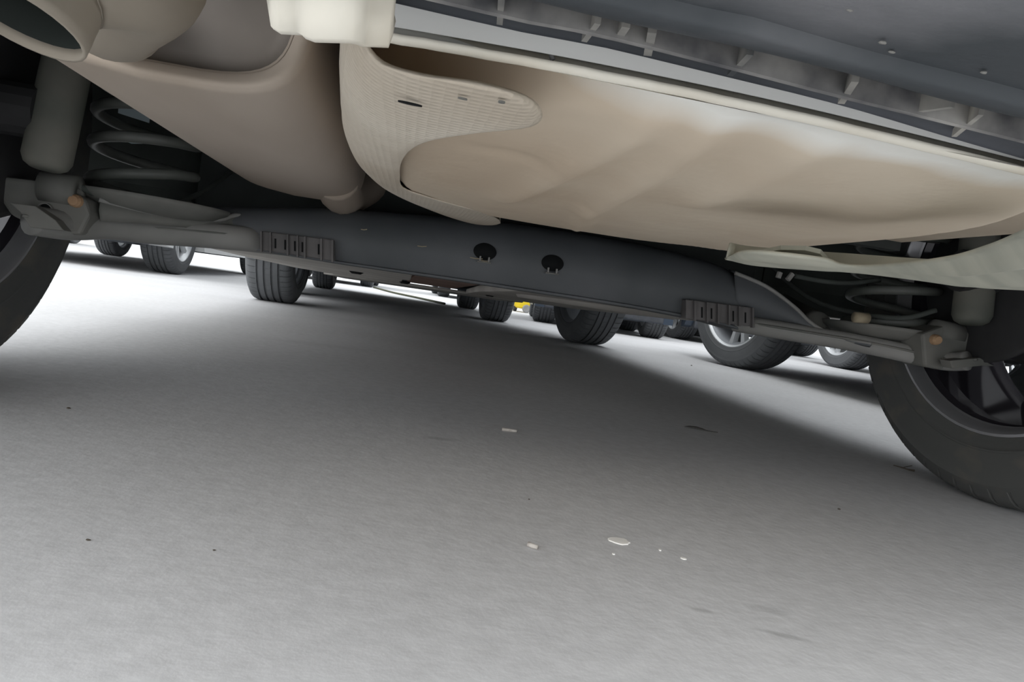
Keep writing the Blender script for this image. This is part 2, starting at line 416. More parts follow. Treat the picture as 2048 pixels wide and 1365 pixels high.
# --- spare wheel well pan
ribs = [((1300, 250), (1000, 400)), ((1430, 260), (1180, 420)), ((1640, 300), (1380, 410)), ((2000, 370), (1390, 523)), ((1180, 410), (1150, 460))]
ribs = [(atZ(*a, .283), atZ(*b, .283)) for a, b in ribs]
def pale_edge(m):  # mixes a pale cream strip along the rear edge of the pan
    nt = m.node_tree; N = nt.nodes; L = nt.links; b = N['Principled BSDF']; src = b.inputs['Base Color'].links[0].from_socket
    tc = N.new('ShaderNodeTexCoord'); sp = N.new('ShaderNodeSeparateXYZ'); L.new(tc.outputs['Object'], sp.inputs[0])
    n = N.new('ShaderNodeTexNoise'); n.inputs['Scale'].default_value = 14; L.new(tc.outputs['Object'], n.inputs['Vector'])
    ma = N.new('ShaderNodeMath'); ma.operation = 'MULTIPLY_ADD'; ma.inputs[1].default_value = .03; L.new(n.outputs['Fac'], ma.inputs[0]); L.new(sp.outputs['Y'], ma.inputs[2])
    mr = N.new('ShaderNodeMapRange'); mr.inputs[1].default_value = -.582; mr.inputs[2].default_value = -.568; L.new(ma.outputs[0], mr.inputs[0])
    mx = N.new('ShaderNodeMix'); mx.data_type = 'RGBA'; L.new(mr.outputs[0], mx.inputs[0]); mx.inputs[6].default_value = (.84, .83, .78, 1); L.new(src, mx.inputs[7]); L.new(mx.outputs[2], b.inputs['Base Color'])
pale_edge(M['pan'])
def seg(p, a, b):
    d = b - a; t = max(-.0, min(1.0, ((p - a).dot(d)) / d.dot(d))); return (p - a - d * t).length
def seg_fade(p, a, b):
    d = Vector((b.x - a.x, b.y - a.y, 0)); t = (p - Vector((a.x, a.y, 0))).dot(d) / d.dot(d)
    return sstep(-.12, .12, t) * sstep(1.12, .8, t)
BC = Vector((-.012, -.335, 0))
def bowl_r(x, y):
    dx, dy = x - BC.x, y - BC.y
    rx = .219 if dx > 0 else .188
    ry = .268
    return ((abs(dx) / rx) ** 3.1 + (abs(dy) / ry) ** 3.1) ** (1 / 3.1)
def pan_z(x, y):
    r = bowl_r(x, y)
    s = sstep(.93, 1.17, r)
    amp = .058
    if y < -.5: amp = .058 * (1 - sstep(-.5, -.58, y) * .82 * sstep(-.12, -.04, x))
    z = .2825 + amp * s + .006 * max(0, min(r, 1)) ** 4
    p = Vector((x, y, 0))
    for i, (a, b) in enumerate(ribs):
        d = seg(p, Vector((a.x, a.y, 0)), Vector((b.x, b.y, 0)))
        z -= (.0075, .0075, .0055, .0035, .006)[i] * math.exp(-(d / (.012, .011, .014, .026, .011)[i]) ** 2) * (1 - s) * seg_fade(p, a, b)
    # small embossed crescent
    c = atZ(1025, 315, .283); d = Vector(((x - c.x) / .022, (y - c.y) / .012)).length
    z += .003 * math.exp(-d * d)
    if y < -.60: z -= (z - .284) * sstep(-.60, -.625, y)
    return z
bm = bmesh.new()
nx, ny = 120, 120
grid(bm, [[(-.212 + .682 * i / nx, -.625 + .60 * j / ny, pan_z(-.212 + .682 * i / nx, -.625 + .60 * j / ny)) for i in range(nx + 1)] for j in range(ny + 1)])
obj('spare_wheel_well', bm, 'pan', car, sm=True)
bm = bmesh.new(); box(bm, -.27, .47, -.04, -.02, .335, .48); obj('floor_crossmember', bm, 'dark', car)

# --- rear panel and its folded flange
fl = [(690, 64), (850, 89), (1200, 152), (1600, 236), (2046, 343)]
FL = [atZ(*p, .2845) for p in fl]
FL = [p for p in catmull(FL, 10)] + [Vector((.30, -.607, .2845)), Vector((.55, -.57, .2845))]
bm = bmesh.new(); rows = []
for i, p in enumerate(FL):
    j = .00008 * math.sin(i * 2.1) + .00006 * math.sin(i * 5.3)
    rows.append([p + Vector((0, .006, .008)), p + Vector((0, .0045, .003)), p + Vector((0, .002, .0006 + j)), p + Vector((0, 0, j)), p + Vector((0, -.0016, .0006 + j)), p + Vector((0, -.0018, .0014 + j))])
grid(bm, rows); obj('folded_flange', bm, 'cream', car, sm=True, solid=.0015)
bm = bmesh.new()
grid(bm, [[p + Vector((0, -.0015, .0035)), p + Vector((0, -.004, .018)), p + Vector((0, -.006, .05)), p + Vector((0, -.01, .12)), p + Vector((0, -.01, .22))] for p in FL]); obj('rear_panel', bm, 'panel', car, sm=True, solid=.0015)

# --- tow-eye bracket in cream paint, a hat section hanging from the flange
prof = [(548, 0, 0), (553, 46, 0), (560, 50, 0), (598, 52, 0), (612, 60, 1), (628, 66, 1.2), (700, 68, 1.2), (716, 72, .6), (728, 78, -.2), (768, 80, -.3), (772, 60, -.3), (768, 40, -.3)]
bm = bmesh.new(); rows = []
for (px, py, d) in prof:
    p = atY(px, py, -.668 - .006 * d)
    rows.append([p + Vector((0, .010, .006)), p + Vector((0, .003, .0005)), p, p + Vector((0, -.004, .006)), p + Vector((0, -.010, .045)), p + Vector((0, -.013, .09))])
grid(bm, rows); obj('tow_bracket', bm, 'cream', car, sm=True, solid=.002)

# --- heat shield between muffler and spare wheel well
HS = [((700, 62), (726, 72)), ((690, 110), (768, 122)), ((684, 160), (850, 147)), ((681, 200), (960, 163)), ((683, 222), (1052, 190)), ((684, 240), (1085, 226)), ((688, 262), (1062, 254)), ((695, 284), (960, 266)),
      ((705, 308), (868, 280)), ((718, 330), (826, 297)), ((738, 352), (804, 322)), ((766, 376), (800, 350)), ((806, 398), (806, 376)), ((856, 419), (846, 392)), ((905, 437), (900, 408)), ((950, 449), (950, 421)), ((985, 451), (985, 434)), ((1001, 447), (999, 441))]
bm = bmesh.new(); nr = 22
rowsL = catmull([(*a, 0) for a, b in HS], 4); rowsR = catmull([(*b, 0) for a, b in HS], 4)
rows = []
for i, (a, b) in enumerate(zip(rowsL, rowsR)):
    row = []
    wid = (b - a).length
    for k in range(-4, nr + 1):
        u = max(0, k / nr)
        q = a.lerp(b, u)
        edge = min(u, 1 - u) * wid
        z = .2725 + .018 * math.exp(-(u * wid / 45)) + .004 * math.exp(-((1 - u) * wid / 14)) - .0015
        p = atZ(q.x, q.y, z)
        if k < 0: p = p + Vector((-.0045 * (1 - (1 + k / 4) ** 2) - .001, .0, .03 * (-k) / 1.0 * .6))
        row.append(p)
    rows.append(row)
grid(bm, rows); hs = obj('heat_shield', bm, 'shield', car, sm=True, solid=-.0012)
# dimple embossing as fine relief
def dimples(m):
    nt = m.node_tree; N = nt.nodes; L = nt.links; b = N['Principled BSDF']
    tc = N.new('ShaderNodeTexCoord'); v = N.new('ShaderNodeTexVoronoi'); v.inputs['Scale'].default_value = 210; v.inputs['Randomness'].default_value = .15
    L.new(tc.outputs['Object'], v.inputs['Vector'])
    bp = N.new('ShaderNodeBump'); bp.inputs['Strength'].default_value = .5; bp.inputs['Distance'].default_value = .002
    n = N.new('ShaderNodeTexNoise'); n.inputs['Scale'].default_value = 26; n.inputs['Detail'].default_value = 3; L.new(tc.outputs['Object'], n.inputs['Vector'])
    b2 = N.new('ShaderNodeBump'); b2.inputs['Strength'].default_value = .35; b2.inputs['Distance'].default_value = .006
    L.new(n.outputs['Fac'], b2.inputs['Height']); L.new(b2.outputs[0], bp.inputs['Normal'])
    L.new(v.outputs['Distance'], bp.inputs['Height']); L.new(bp.outputs[0], b.inputs['Normal'])
dimples(M['shield'])
for px, py, a, b_ in ((820, 209, .0048, .0012), (1003, 206, .0013, .0012), (925, 199, .0018, .0007)):
    c = atZ(px, py, .2695); bm = bmesh.new()
    lathe(bm, [(0, .0002), (0, 1), (.0006, 1), (.0006, .0002)], 'Z', 14)
    o = obj('dark_mark', bm, 'hole' if px == 820 else 'arm', car); o.location = c; o.scale = (a, b_, 1); o.rotation_euler = (0, 0, .15)  # small flat dark ellipses laid on the shield

# --- pale splash cover hugging the right side of the well
up_e = [(1452, 515), (1500, 506), (1640, 520), (1700, 534), (1800, 531), (1900, 519), (1980, 497), (2046, 470), (2085, 452)]
lo_e = [(1450, 520), (1505, 529), (1640, 541), (1700, 546), (1800, 555), (1900, 563), (1980, 569), (2046, 573), (2085, 576)]
U = catmull([atZ(*p, .249) for p in up_e], 6); Lo = catmull([atZ(*p, .247) for p in lo_e], 6)
bm = bmesh.new(); rows = []
for a, b in zip(U, Lo):
    row = []
    for k in range(13):
        t = k / 12; p = a.lerp(b, t); wd = (a - b).length
        p.z += -.006 * math.sin(PI * t) * min(1, wd / .1) + .0022 * math.sin(t * 6 * PI) * min(1, max(0, wd - .03) / .1)
        row.append(p)
    row.append(row[-1] + Vector((.002, .002, .012))); rows.append(row)
grid(bm, rows); obj('splash_cover', bm, 'splash', car, sm=True, solid=.002)
c = [atZ(1500, 512, .252), atZ(1560, 500, .255), atZ(1640, 508, .255), atZ(1655, 524, .252)]
bm = bmesh.new(); grid(bm, [[c[0], c[1]], [atZ(1590, 522, .251), atZ(1610, 501, .256)], [c[3], c[2]]]); obj('cover_tab', bm, 'splash', car, solid=.003)

# --- rear bumper: black plastic valance, ribbed front lip (edges measured at their own heights)
def edge(px, z, left=-.46, right=.95):
    P = [atZ(x, y, z) for x, y in px]
    a, b = P[0], P[-1]
    sl_ = (P[1].y - P[0].y) / (P[1].x - P[0].x); sr = (P[-1].y - P[-2].y) / (P[-1].x - P[-2].x)
    P = [Vector((left, a.y - .06 * (a.x - left), z))] + P + [Vector((b.x + .1, b.y + .1 * sr, z)), Vector((b.x + .3, b.y + .3 * sr * 1.1, z)), Vector((right, b.y + (right - b.x) * sr * 1.2, z))]
    xs = [-.42 + 1.22 * i / 90 for i in range(91)]; C2 = catmull(P, 8); out = []
    for x in xs:
        for p, q in zip(C2, C2[1:]):
            if p.x <= x <= q.x:
                t = (x - p.x) / max(1e-6, q.x - p.x); out.append(p.lerp(q, t)); break
        else: out.append(Vector((x, C2[-1].y if x > 0 else C2[0].y, z)))
    return out
E1 = edge([(900, 32), (1164, 85), (1457, 155), (1682, 211), (1901, 276), (2046, 318)], .2825)     # lip edge
E2 = edge([(900, 1), (1181, 60), (1457, 129), (1671, 185), (1821, 222), (2046, 278)], .2810)      # thin rail
E3 = edge([(1023, 2), (1178, 41), (1457, 100), (1687, 155), (1875, 206), (2046, 247)], .2795)     # start of the smooth rail
E4 = edge([(1193, 1), (1340, 29), (1500, 70), (1727, 134), (1955, 190), (2046, 214)], .2780)      # ledge above it
V3 = lambda x, y, z: Vector((x, y, z))
bm = bmesh.new(); rows = []
for p, q in zip(E3, E4):
    rows.append([p + V3(0, 0, .030), p + V3(0, 0, .004), p + V3(0, -.001, .001), p.lerp(q, .5) + V3(0, 0, -.0006), q + V3(0, .001, 0), q + V3(0, 0, .001), q + V3(0, -.001, .0042), q + V3(0, -.012, .0052), q + V3(0, -.025, .0065), q + V3(0, -.036, .009), q + V3(0, -.044, .016), q + V3(0, -.048, .05), q + V3(0, -.05, .30)])
grid(bm, rows); obj('rear_bumper', bm, 'bumper', car, sm=True, auto=50)
bm = bmesh.new(); grid(bm, [[p + V3(0, -.002, .018), p.lerp(q, .5) + V3(0, 0, .0195), q + V3(0, .001, .018)] for p, q in zip(E3, E2)]); obj('rib_channel', bm, 'channel', car, sm=True)
bm = bmesh.new(); grid(bm, [[q + V3(0, -.0009, .019), q + V3(0, -.0012, -.001), q + V3(0, .0012, -.001), q + V3(0, .0014, .003)] for q in E2]); obj('thin_rail', bm, 'rail', car)
bm = bmesh.new(); grid(bm, [[q + V3(0, .0008, .003), q.lerp(p, .5) + V3(0, 0, .0032), p + V3(0, -.0008, .0008), p, p + V3(0, .0012, .001), p + V3(0, .0015, .05)] for p, q in zip(E1, E2)]); obj('front_lip', bm, 'plastic', car, sm=True)
RIBS = [((1003, -6), (999, 50), 1), ((1195, 48), (1168, 84), 1), ((1252, 55), (1238, 76), 1.3), ((1304, 66), (1295, 112), 1.4), ((1500, 110), (1460, 152), 1.1), ((1710, 164), (1682, 208), 1.2), ((1905, 215), (1825, 226), 1), ((1962, 230), (1908, 274), .9)]
def rib(a, b, th):
    d = b - a; n = Vector((-d.y, d.x, 0)).normalized() * .0009 * th; bm = bmesh.new()
    V = grid(bm, [[a - n + V3(0, 0, .02), a - n, a + n, a + n + V3(0, 0, .02)], [b - n + V3(0, 0, .02), b - n, b + n, b + n + V3(0, 0, .02)]])
    bm.faces.new(V[0]); bm.faces.new(V[1])
    obj('rib', bm, 'rib', car)
for a, b, th in RIBS: rib(atZ(*a, .2805), atZ(*b, .2812), th)
for x in (-.34, -.29, -.25, .06, .10, .14, .18, .22, .26):
    i = int((x + .42) / 1.22 * 90); rib(E3[i] + V3(0, 0, .001), E1[i] + V3(.002, 0, -.001), 1)
# dirt caked in the channel
for px, py, sz in ((1012, 10, .005), (1180, 52, .004), (1225, 62, .005), (1245, 64, .004), (1400, 100, .006), (1545, 130, .006), (1600, 143, .005), (1110, 38, .005), (1440, 108, .005)):
    p = atZ(px, py, .296); bm = bmesh.new(); bmesh.ops.create_icosphere(bm, subdivisions=2, radius=1)
    for v in bm.verts: v.co *= 1 + R.uniform(-.25, .25)
    o = obj('dirt_clod', bm, 'rib', car, sm=True); o.location = p; o.scale = (sz, sz * .5, .002)
for px, py, sz in ((1593, 86, .0022), (1626, 82, .0026), (1766, 85, .0022), (1826, 146, .0046), (1783, 104, .002), (1925, 156, .0026), (1700, 20, .0016), (1550, 60, .0018), (1968, 145, .002)):
    i = min(range(len(E4)), key=lambda k: abs(E4[k].x - atZ(px, py, .283).x)); yq = E4[i].y - atZ(px, py, .283).y; p = atZ(px, py, .2818 if yq < .006 else .2826 if yq < .013 else .2836)
    bm = bmesh.new(); bmesh.ops.create_icosphere(bm, subdivisions=1, radius=1)
    for v in bm.verts: v.co *= 1 + R.uniform(-.25, .25)
    o = obj('mud_fleck', bm, 'rib', car, sm=True); o.location = p; o.scale = (sz * .65, sz * .32, .0005)
# hair-thin strap hanging from the rear panel
bm = bmesh.new(); tube(bm, [atY(*p, -.629) for p in ((1080, 76), (1092, 92), (1102, 108), (1106, 120))], .0009, 6); obj('wire_end', bm, 'rail', car, sm=True)

# --- muffler: can along the car, end plate, tail pipe
def sec(sc=0., y=0.):
    cx, cz = -.335, .367
    pts = []
    for k in range(48):
        a = 2 * PI * k / 48
        ca, sa = math.cos(a), math.sin(a)
        e = .45
        x = cx + (.090 + sc) * math.copysign(abs(ca) ** e, ca); z = cz + (.074 + sc) * math.copysign(abs(sa) ** e, sa)
        if x < cx: z += .10 * (cx - x)
        pts.append((x, y, z))
    return pts
bm = bmesh.new(); rows = []
for y, s in ((-.452, -.010), (-.456, -.004), (-.455, 0), (-.445, .0005), (-.43, 0), (-.2, 0), (.11, 0), (.128, -.002), (.140, -.006), (.148, -.014), (.151, -.035)):
    rows.append(sec(s, y))
V = grid(bm, rows, closed=True); bm.faces.new(V[-1]); muf = obj('muffler', bm, 'muffler', car, sm=True)
bm = bmesh.new(); rows = [sec(s, y) for y, s in ((-.4535, -.0085), (-.445, -.011), (-.443, -.02), (-.448, -.04), (-.45, -.065))]
V = grid(bm, rows, closed=True); bm.faces.new(V[-1]); obj('end_plate', bm, 'cap', muf, sm=True)
q0 = atY(245, 40, -.45)
oc = atY(30, 38, -.585)
path = catmull([q0 + Vector((0, .02, .0)), q0 + Vector((0, -.012, 0)), atY(243, 36, -.476), atY(222, 22, -.503), oc + Vector((.032, .030, .036)), oc + Vector((.0075, .0088, .026)), oc], 5)
bm = bmesh.new(); tube(bm, path, [.0205] * 11 + [.0215] * 4 + [.0235] * 5 + [.0245] * (len(path) - 20), 28, cap=False)
obj('tail_pipe', bm, 'pipe', muf, sm=True, solid=-.0016)
bm = bmesh.new(); tube(bm, path[22:-1], .0226, 28, cap=False); obj('pipe_bore', bm, 'pipe_in', muf, sm=True)
p = atY(672, 392, .09)
bm = bmesh.new(); tube(bm, catmull([(p.x, .06, p.z + .022), (p.x, .16, p.z + .012), (p.x + .01, .28, p.z + .03), (p.x + .08, .45, .40), (-.1, .7, .36), (-.08, 1.6, .30)], 5), .030, 16); obj('inlet_pipe', bm, 'muffler', muf, sm=True)

# --- twist beam (runs across at Y = .2)
top = [(395, 412), (480, 414), (600, 414), (700, 418), (900, 434), (1040, 448), (1240, 480), (1400, 518), (1470, 547), (1530, 578), (1590, 622)]
bot = [(395, 490), (480, 497), (600, 515), (700, 531), (900, 560), (1040, 581), (1240, 612), (1400, 642), (1470, 660), (1530, 672), (1590, 684)]
T = catmull([atY(*p, .2) for p in top], 5); B = catmull([atY(*p, .2) for p in bot], 5)
bm = bmesh.new(); rows = []
for a, b in zip(T, B):
    h = a.z - b.z
    x = (a.x + b.x) / 2
    row = []
    for (t, dy) in ((1.0, .055), (1.02, .02), (.97, -.012), (.85, -.034), (.6, -.05), (.35, -.052), (.12, -.046), (.045, -.043), (.03, -.047), (.0, -.047), (-.012, -.044), (-.012, .0), (0.0, .055)):
        row.append((b.x + (a.x - b.x) * t, .2 + dy * (1 if h > .05 else .6), b.z + h * t))
    rows.append(row)
V = grid(bm, rows, closed=True); bm.faces.new(V[0]); bm.faces.new(V[-1])
beam = obj('twist_beam', bm, 'beam', car, sm=True, auto=50)
for px, py in ((970, 504), (1105, 527)):
    c = atY(px, py, .1495)
    bm = bmesh.new(); lathe(bm, [(-.0035, .0001), (-.0035, .0152), (.0, .0163), (.002, .0172)], 'Y', 32)
    o = obj('access_hole', bm, 'hole', beam, sm=True); o.location = c; o.scale = (1.08, 1, .78)
    for dx in (-.0065, .0065):
        bm = bmesh.new(); box(bm, dx - .0012, dx + .0012, -.009, -.004, -.0165, -.0075); o = obj('clip_prong', bm, 'tube', beam, bevel=.0005); o.location = c
    bm = bmesh.new(); box(bm, -.010, .010, -.009, -.004, -.0168, -.0148); o = obj('clip_bar', bm, 'arm', beam); o.location = c
# dry grass/scratches on the beam
for (a, b) in (((940, 515), (965, 518)), ((835, 492), (853, 493)), ((722, 459), (734, 459)), ((962, 521), (978, 523))):
    bm = bmesh.new(); tube(bm, [atY(*a, .143), atY((a[0] + b[0]) / 2, (a[1] + b[1]) / 2 + 1, .142), atY(*b, .143)], .0007, 5); obj('dry_straw', bm, 'band', beam)
# cable brackets clipped to the beam's lower edge
def cable_clip(x0, x1, y0l, y0r, y1l, y1r, pitch):
    root = None
    Y = .135
    tl, tr, bl, br = atY(x0, y0l, Y), atY(x1, y0r, Y), atY(x0, y1l, Y), atY(x1, y1r, Y)
    bm = bmesh.new(); rows = []
    for dy in (0, .03): rows.append([p + Vector((0, dy, 0)) for p in (tl, tr, br, bl)])
    V = grid(bm, rows, closed=True); bm.faces.new(V[0]); bm.faces.new(V[1])
    o = obj('cable_bracket', bm, 'clip', car, bevel=.0015)
    def at(u, v, d): return tl.lerp(tr, u).lerp(bl.lerp(br, u), v) + Vector((0, -d, 0))
    for (u0, u1, v0, v1, d, m) in pitch:
        bm = bmesh.new()
        P = [at(u0, v0, 0), at(u1, v0, 0), at(u1, v1, 0), at(u0, v1, 0)]
        V = grid(bm, [[p + Vector((0, .002, 0)) for p in P], [p - Vector((0, d, 0)) for p in P]], closed=True); bm.faces.new(V[1])
        obj('bracket_rib' if m == 'clip' else 'bracket_slot', bm, m, o)
RB = []
for u in (.02, .14, .37, .50, .60, .82, .97):
    RB.append((u, u + .022, .02, 1.08, .006, 'clip'))
for u in (.20, .33, .46, .56, .78):
    RB.append((u, u + .022, .30, .80, .0008, 'hole'))
cable_clip(519, 668, 462, 480, 500, 522, RB)
cable_clip(1372, 1508, 599, 616, 638, 654, [(u, u + .022, .02, 1.06, .006, 'clip') for u in (.1, .28, .44, .6, .75, .95)] + [(u, u + .02, .3, .85, .0008, 'hole') for u in (.22, .36, .68, .86)])

# --- trailing arms, spring seats, springs, shocks, knuckles, one set per side
def side_set(s):
    nm = []
    if s > 0:
        cl = [(1470, 646, .17), (1530, 656, .135), (1610, 669, .12), (1700, 684, .10), (1790, 702, .065), (1885, 722, .03), (1935, 722, .0)]
        rad = [.0142] * 7
    else:
        cl = [(600, 492, .23), (535, 484, .18), (470, 476, .142), (380, 468, .125), (300, 462, .11), (220, 452, .08), (140, 452, .04), (60, 440, .0)]
        rad = [.0175] * 8
    P = [atY(*c) for c in cl]
    bm = bmesh.new(); tube(bm, catmull(P, 5), [rad[0]] * (5 * (len(P) - 1) + 1), 14); arm = obj('trailing_arm', bm, 'tube', car, sm=True)
    # weld line lip running along the arm
    bm = bmesh.new(); tube(bm, [p + Vector((0, -.0165, .0035)) for p in catmull(P, 5)], .0018, 6); obj('weld_seam', bm, 'arm', arm, sm=True)
    # forward leg with bush
    e = P[2] if s > 0 else P[2]
    bm = bmesh.new(); tube(bm, catmull([(s * .50, .16, .225), (s * .54, .32, .25), (s * .56, .46, .28)], 5), .022, 12); obj('front_leg', bm, 'arm', arm, sm=True)
    bm = bmesh.new(); lathe(bm, [(-.035, .012), (-.035, .036), (.035, .036), (.035, .012)], 'X', 24, closed_prof=True, c=(s * .56, .48, .28)); obj('pivot_bush', bm, 'liner', arm)
    # spring seat dish with turned lip
    if s > 0: ctr = atY(1770, 668, .13)
    else: ctr = atY(300, 415, .13)
    bm = bmesh.new(); lathe(bm, [(-.012, .001), (-.012, .05), (-.006, .082), (.004, .098), (.010, .101), (.0105, .097), (.004, .092), (-.003, .078), (-.009, .048), (-.009, .001)], 'Z', 48, c=(ctr.x, ctr.y, ctr.z))
    seat = obj('spring_seat', bm, 'arm', car, sm=True)
    # gusset between beam end and seat
    if s > 0:
        G = [(1468, 546), (1530, 573), (1585, 613), (1625, 650), (1680, 677), (1740, 688)]; H2 = [(1468, 636), (1530, 646), (1580, 655), (1622, 662), (1680, 680), (1740, 692)]
    else:
        G = [(540, 460), (480, 432), (440, 440), (380, 437), (300, 425), (200, 400)]; H2 = [(540, 470), (480, 468), (440, 465), (380, 455), (300, 447), (200, 442)]
    yy = [.155, .145, .135, .12, .10, .075] if s > 0 else [.20, .165, .14, .115, .08, .05]
    g1 = catmull([atY(*p, y) for p, y in zip(G, yy)], 5); g2 = catmull([atY(*p, y) for p, y in zip(H2, yy)], 5)
    bm = bmesh.new(); grid(bm, [[a + Vector((0, .02, .003)), a, a.lerp(b, .5) - Vector((0, .004, 0)), b] for a, b in zip(g1, g2)]); gs = obj('gusset_plate', bm, 'beam' if s > 0 else 'arm', car, sm=True, solid=.003)
    bm = bmesh.new(); tube(bm, [p + Vector((0, -.003, 0)) for p in g1], .0032, 8); obj('gusset_lip', bm, 'tube', gs, sm=True)
    # coil spring
    sx = ctr.x + (0.0 if s > 0 else -.012); z0 = ctr.z + .004; rad_s = .062
    bm = bmesh.new(); pts = []
    turns = 4.6; n = 150
    ph = 2.0 if s > 0 else .6
    for k in range(n + 1):
        t = k / n; a = 2 * PI * turns * t + ph
        flat = min(1, t * turns / .8)
        pts.append((sx + rad_s * math.cos(a), ctr.y + rad_s * math.sin(a), z0 + .008 + .19 * t * flat))
    tube(bm, pts, .0072, 10); sp = obj('coil_spring', bm, 'spring', car, sm=True)
    bm = bmesh.new(); lathe(bm, [(0, .001), (0, .034), (.05, .03), (.06, .02), (.06, .001)], 'Z', 24, c=(sx, ctr.y, .40)); obj('bump_stop', bm, 'liner', sp, sm=True)
    bm = bmesh.new(); lathe(bm, [(0, .001), (0, .085), (-.01, .09), (.03, .09), (.05, .07), (.05, .001)], 'Z', 32, c=(sx, ctr.y, .44)); obj('upper_spring_seat', bm, 'dark', sp, sm=True)
    # shock absorber
    if s > 0: b0 = atY(1942, 648, -.005); t0 = Vector((b0.x + .012, .03, .47))
    else: b0 = atY(90, 338, -.01); t0 = Vector((b0.x + .006, .02, .47))
    ax = (t0 - b0).normalized()
    bm = bmesh.new(); tube(bm, [b0 - ax * .0, b0 + ax * .004, b0 + ax * .012, b0 + ax * .16, b0 + ax * .18], [.016, .022, .0255, .0255, .020], 24); sh = obj('shock_absorber', bm, 'shock', car, sm=True)
    bm = bmesh.new(); tube(bm, [b0 + ax * .16, t0], .027, 20); obj('dust_tube', bm, 'liner', sh, sm=True)
    bm = bmesh.new(); lathe(bm, [(-.02, .006), (-.02, .019), (.02, .019), (.02, .006)], 'X', 24, closed_prof=True, c=b0 - ax * .018 + Vector((0, .045, 0))); obj('lower_eye', bm, 'arm', sh, sm=True)
    # knuckle plates and axle stub
    if s > 0: K = [(1845, 668), (1890, 652), (1950, 668), (2010, 668), (2030, 700), (1965, 722), (1950, 735), (1905, 735), (1880, 740), (1850, 735)]; yk = .02
    else: K = [(0, 352), (70, 360), (120, 372), (170, 398), (180, 430), (160, 470), (110, 468), (60, 450), (20, 430), (0, 400)]; yk = .025
    poly = [atY(*p, yk) for p in K]
    bm = bmesh.new(); V = grid(bm, [[p for p in poly], [p + Vector((0, .05, 0)) for p in poly]], closed=True); bm.faces.new(V[0]); bm.faces.new(V[1])
    kn = obj('wheel_carrier', bm, 'arm', car, bevel=.004)
    bc = atY(1872, 680, yk - .004) if s > 0 else atY(150, 402, yk - .004)
    bm = bmesh.new(); lathe(bm, [(-.006, .0001), (-.006, .0055), (-.002, .0075), (.004, .008), (.004, .0001)], 'Y', 12, c=bc); obj('bolt_head', bm, 'rust', kn)
    if s < 0:
        hc = atY(92, 421, yk - .002); bm = bmesh.new(); lathe(bm, [(-.004, .0075), (-.004, .0085), (.004, .0085), (.004, .0075)], 'Y', 20, closed_prof=True, c=hc); obj('bush_ring', bm, 'tube', kn)
        bm = bmesh.new(); lathe(bm, [(-.001, .0001), (-.001, .0075)], 'Y', 20, c=hc); obj('bush_hole', bm, 'hole', kn)
        pl = [(18, 405), (70, 412), (110, 440), (128, 462), (60, 455), (40, 425)]
    else:
        pl = [(1900, 722), (1960, 716), (1978, 727), (1990, 733), (1965, 732), (1905, 738)]
    pv = [atY(*p, -.012) for p in pl]
    bm = bmesh.new(); V = grid(bm, [pv, [p + Vector((0, .02, 0)) for p in pv]], closed=True); bm.faces.new(V[0]); bm.faces.new(V[1]); obj('lower_lug', bm, 'arm', kn, bevel=.001)
    bm = bmesh.new(); tube(bm, [(s * .60, .0, TR), (s * .74, 0, TR)], .03, 16); obj('stub_axle', bm, 'iron', kn)
    bm = bmesh.new(); lathe(bm, [(0, .001), (0, .12), (.004, .126), (.007, .126), (.006, .12), (.006, .001)], 'X', 40, c=(s * .652, 0, TR)); obj('backing_plate', bm, 'iron', kn, sm=True)
    # brake hose / cable
    bm = bmesh.new(); tube(bm, catmull([(s * .60, .03, .27), (s * .55, .06, .25), (s * .50, .2, .27), (s * .46, .35, .36)], 6), .004, 8); obj('brake_hose', bm, 'liner', car, sm=True)
    return sp, sh, ctr
spR, shR, cR = side_set(1)
spL, shL, cL = side_set(-1)
# tan paint band on the right spring
pb = atY(1722, 636, cR.y - .062)
bm = bmesh.new(); tube(bm, [pb - Vector((.011, 0, .0008)), pb + Vector((.011, 0, .0008))], .0082, 12); obj('paint_band', bm, 'band', spR, sm=True, )
# bright labels glimpsed in the left spring and a small bracket
bm = bmesh.new(); pv = [atY(*p, .17) for p in ((238, 198), (300, 228), (298, 246), (236, 226))]; V = grid(bm, [pv, [p + Vector((0, .002, 0)) for p in pv]], closed=True); bm.faces.new(V[0]); bm.faces.new(V[1]); obj('spring_label', bm, 'plug', spL)
bm = bmesh.new(); pv = [atY(*p, .12) for p in ((240, 279), (252, 276), (275, 280), (287, 287), (262, 287))]; V = grid(bm, [pv, [p + Vector((0, .002, 0)) for p in pv]], closed=True); bm.faces.new(V[0]); bm.faces.new(V[1]); obj('spring_mark', bm, 'plug', spL)
# stay bracket behind the splash cover
for (a, b) in (((1560, 545), (1556, 556)), ((1585, 548), (1575, 560))):
    bm = bmesh.new(); tube(bm, [atY(*a, .05), atY(*b, .05)], .004, 8); obj('stay_bracket', bm, 'tube', car)
bm = bmesh.new(); tube(bm, catmull([atY(*p, .12) for p in ((1590, 552), (1650, 563), (1700, 566), (1760, 560))], 5), .004, 8); obj('brake_line', bm, 'liner', car, sm=True)

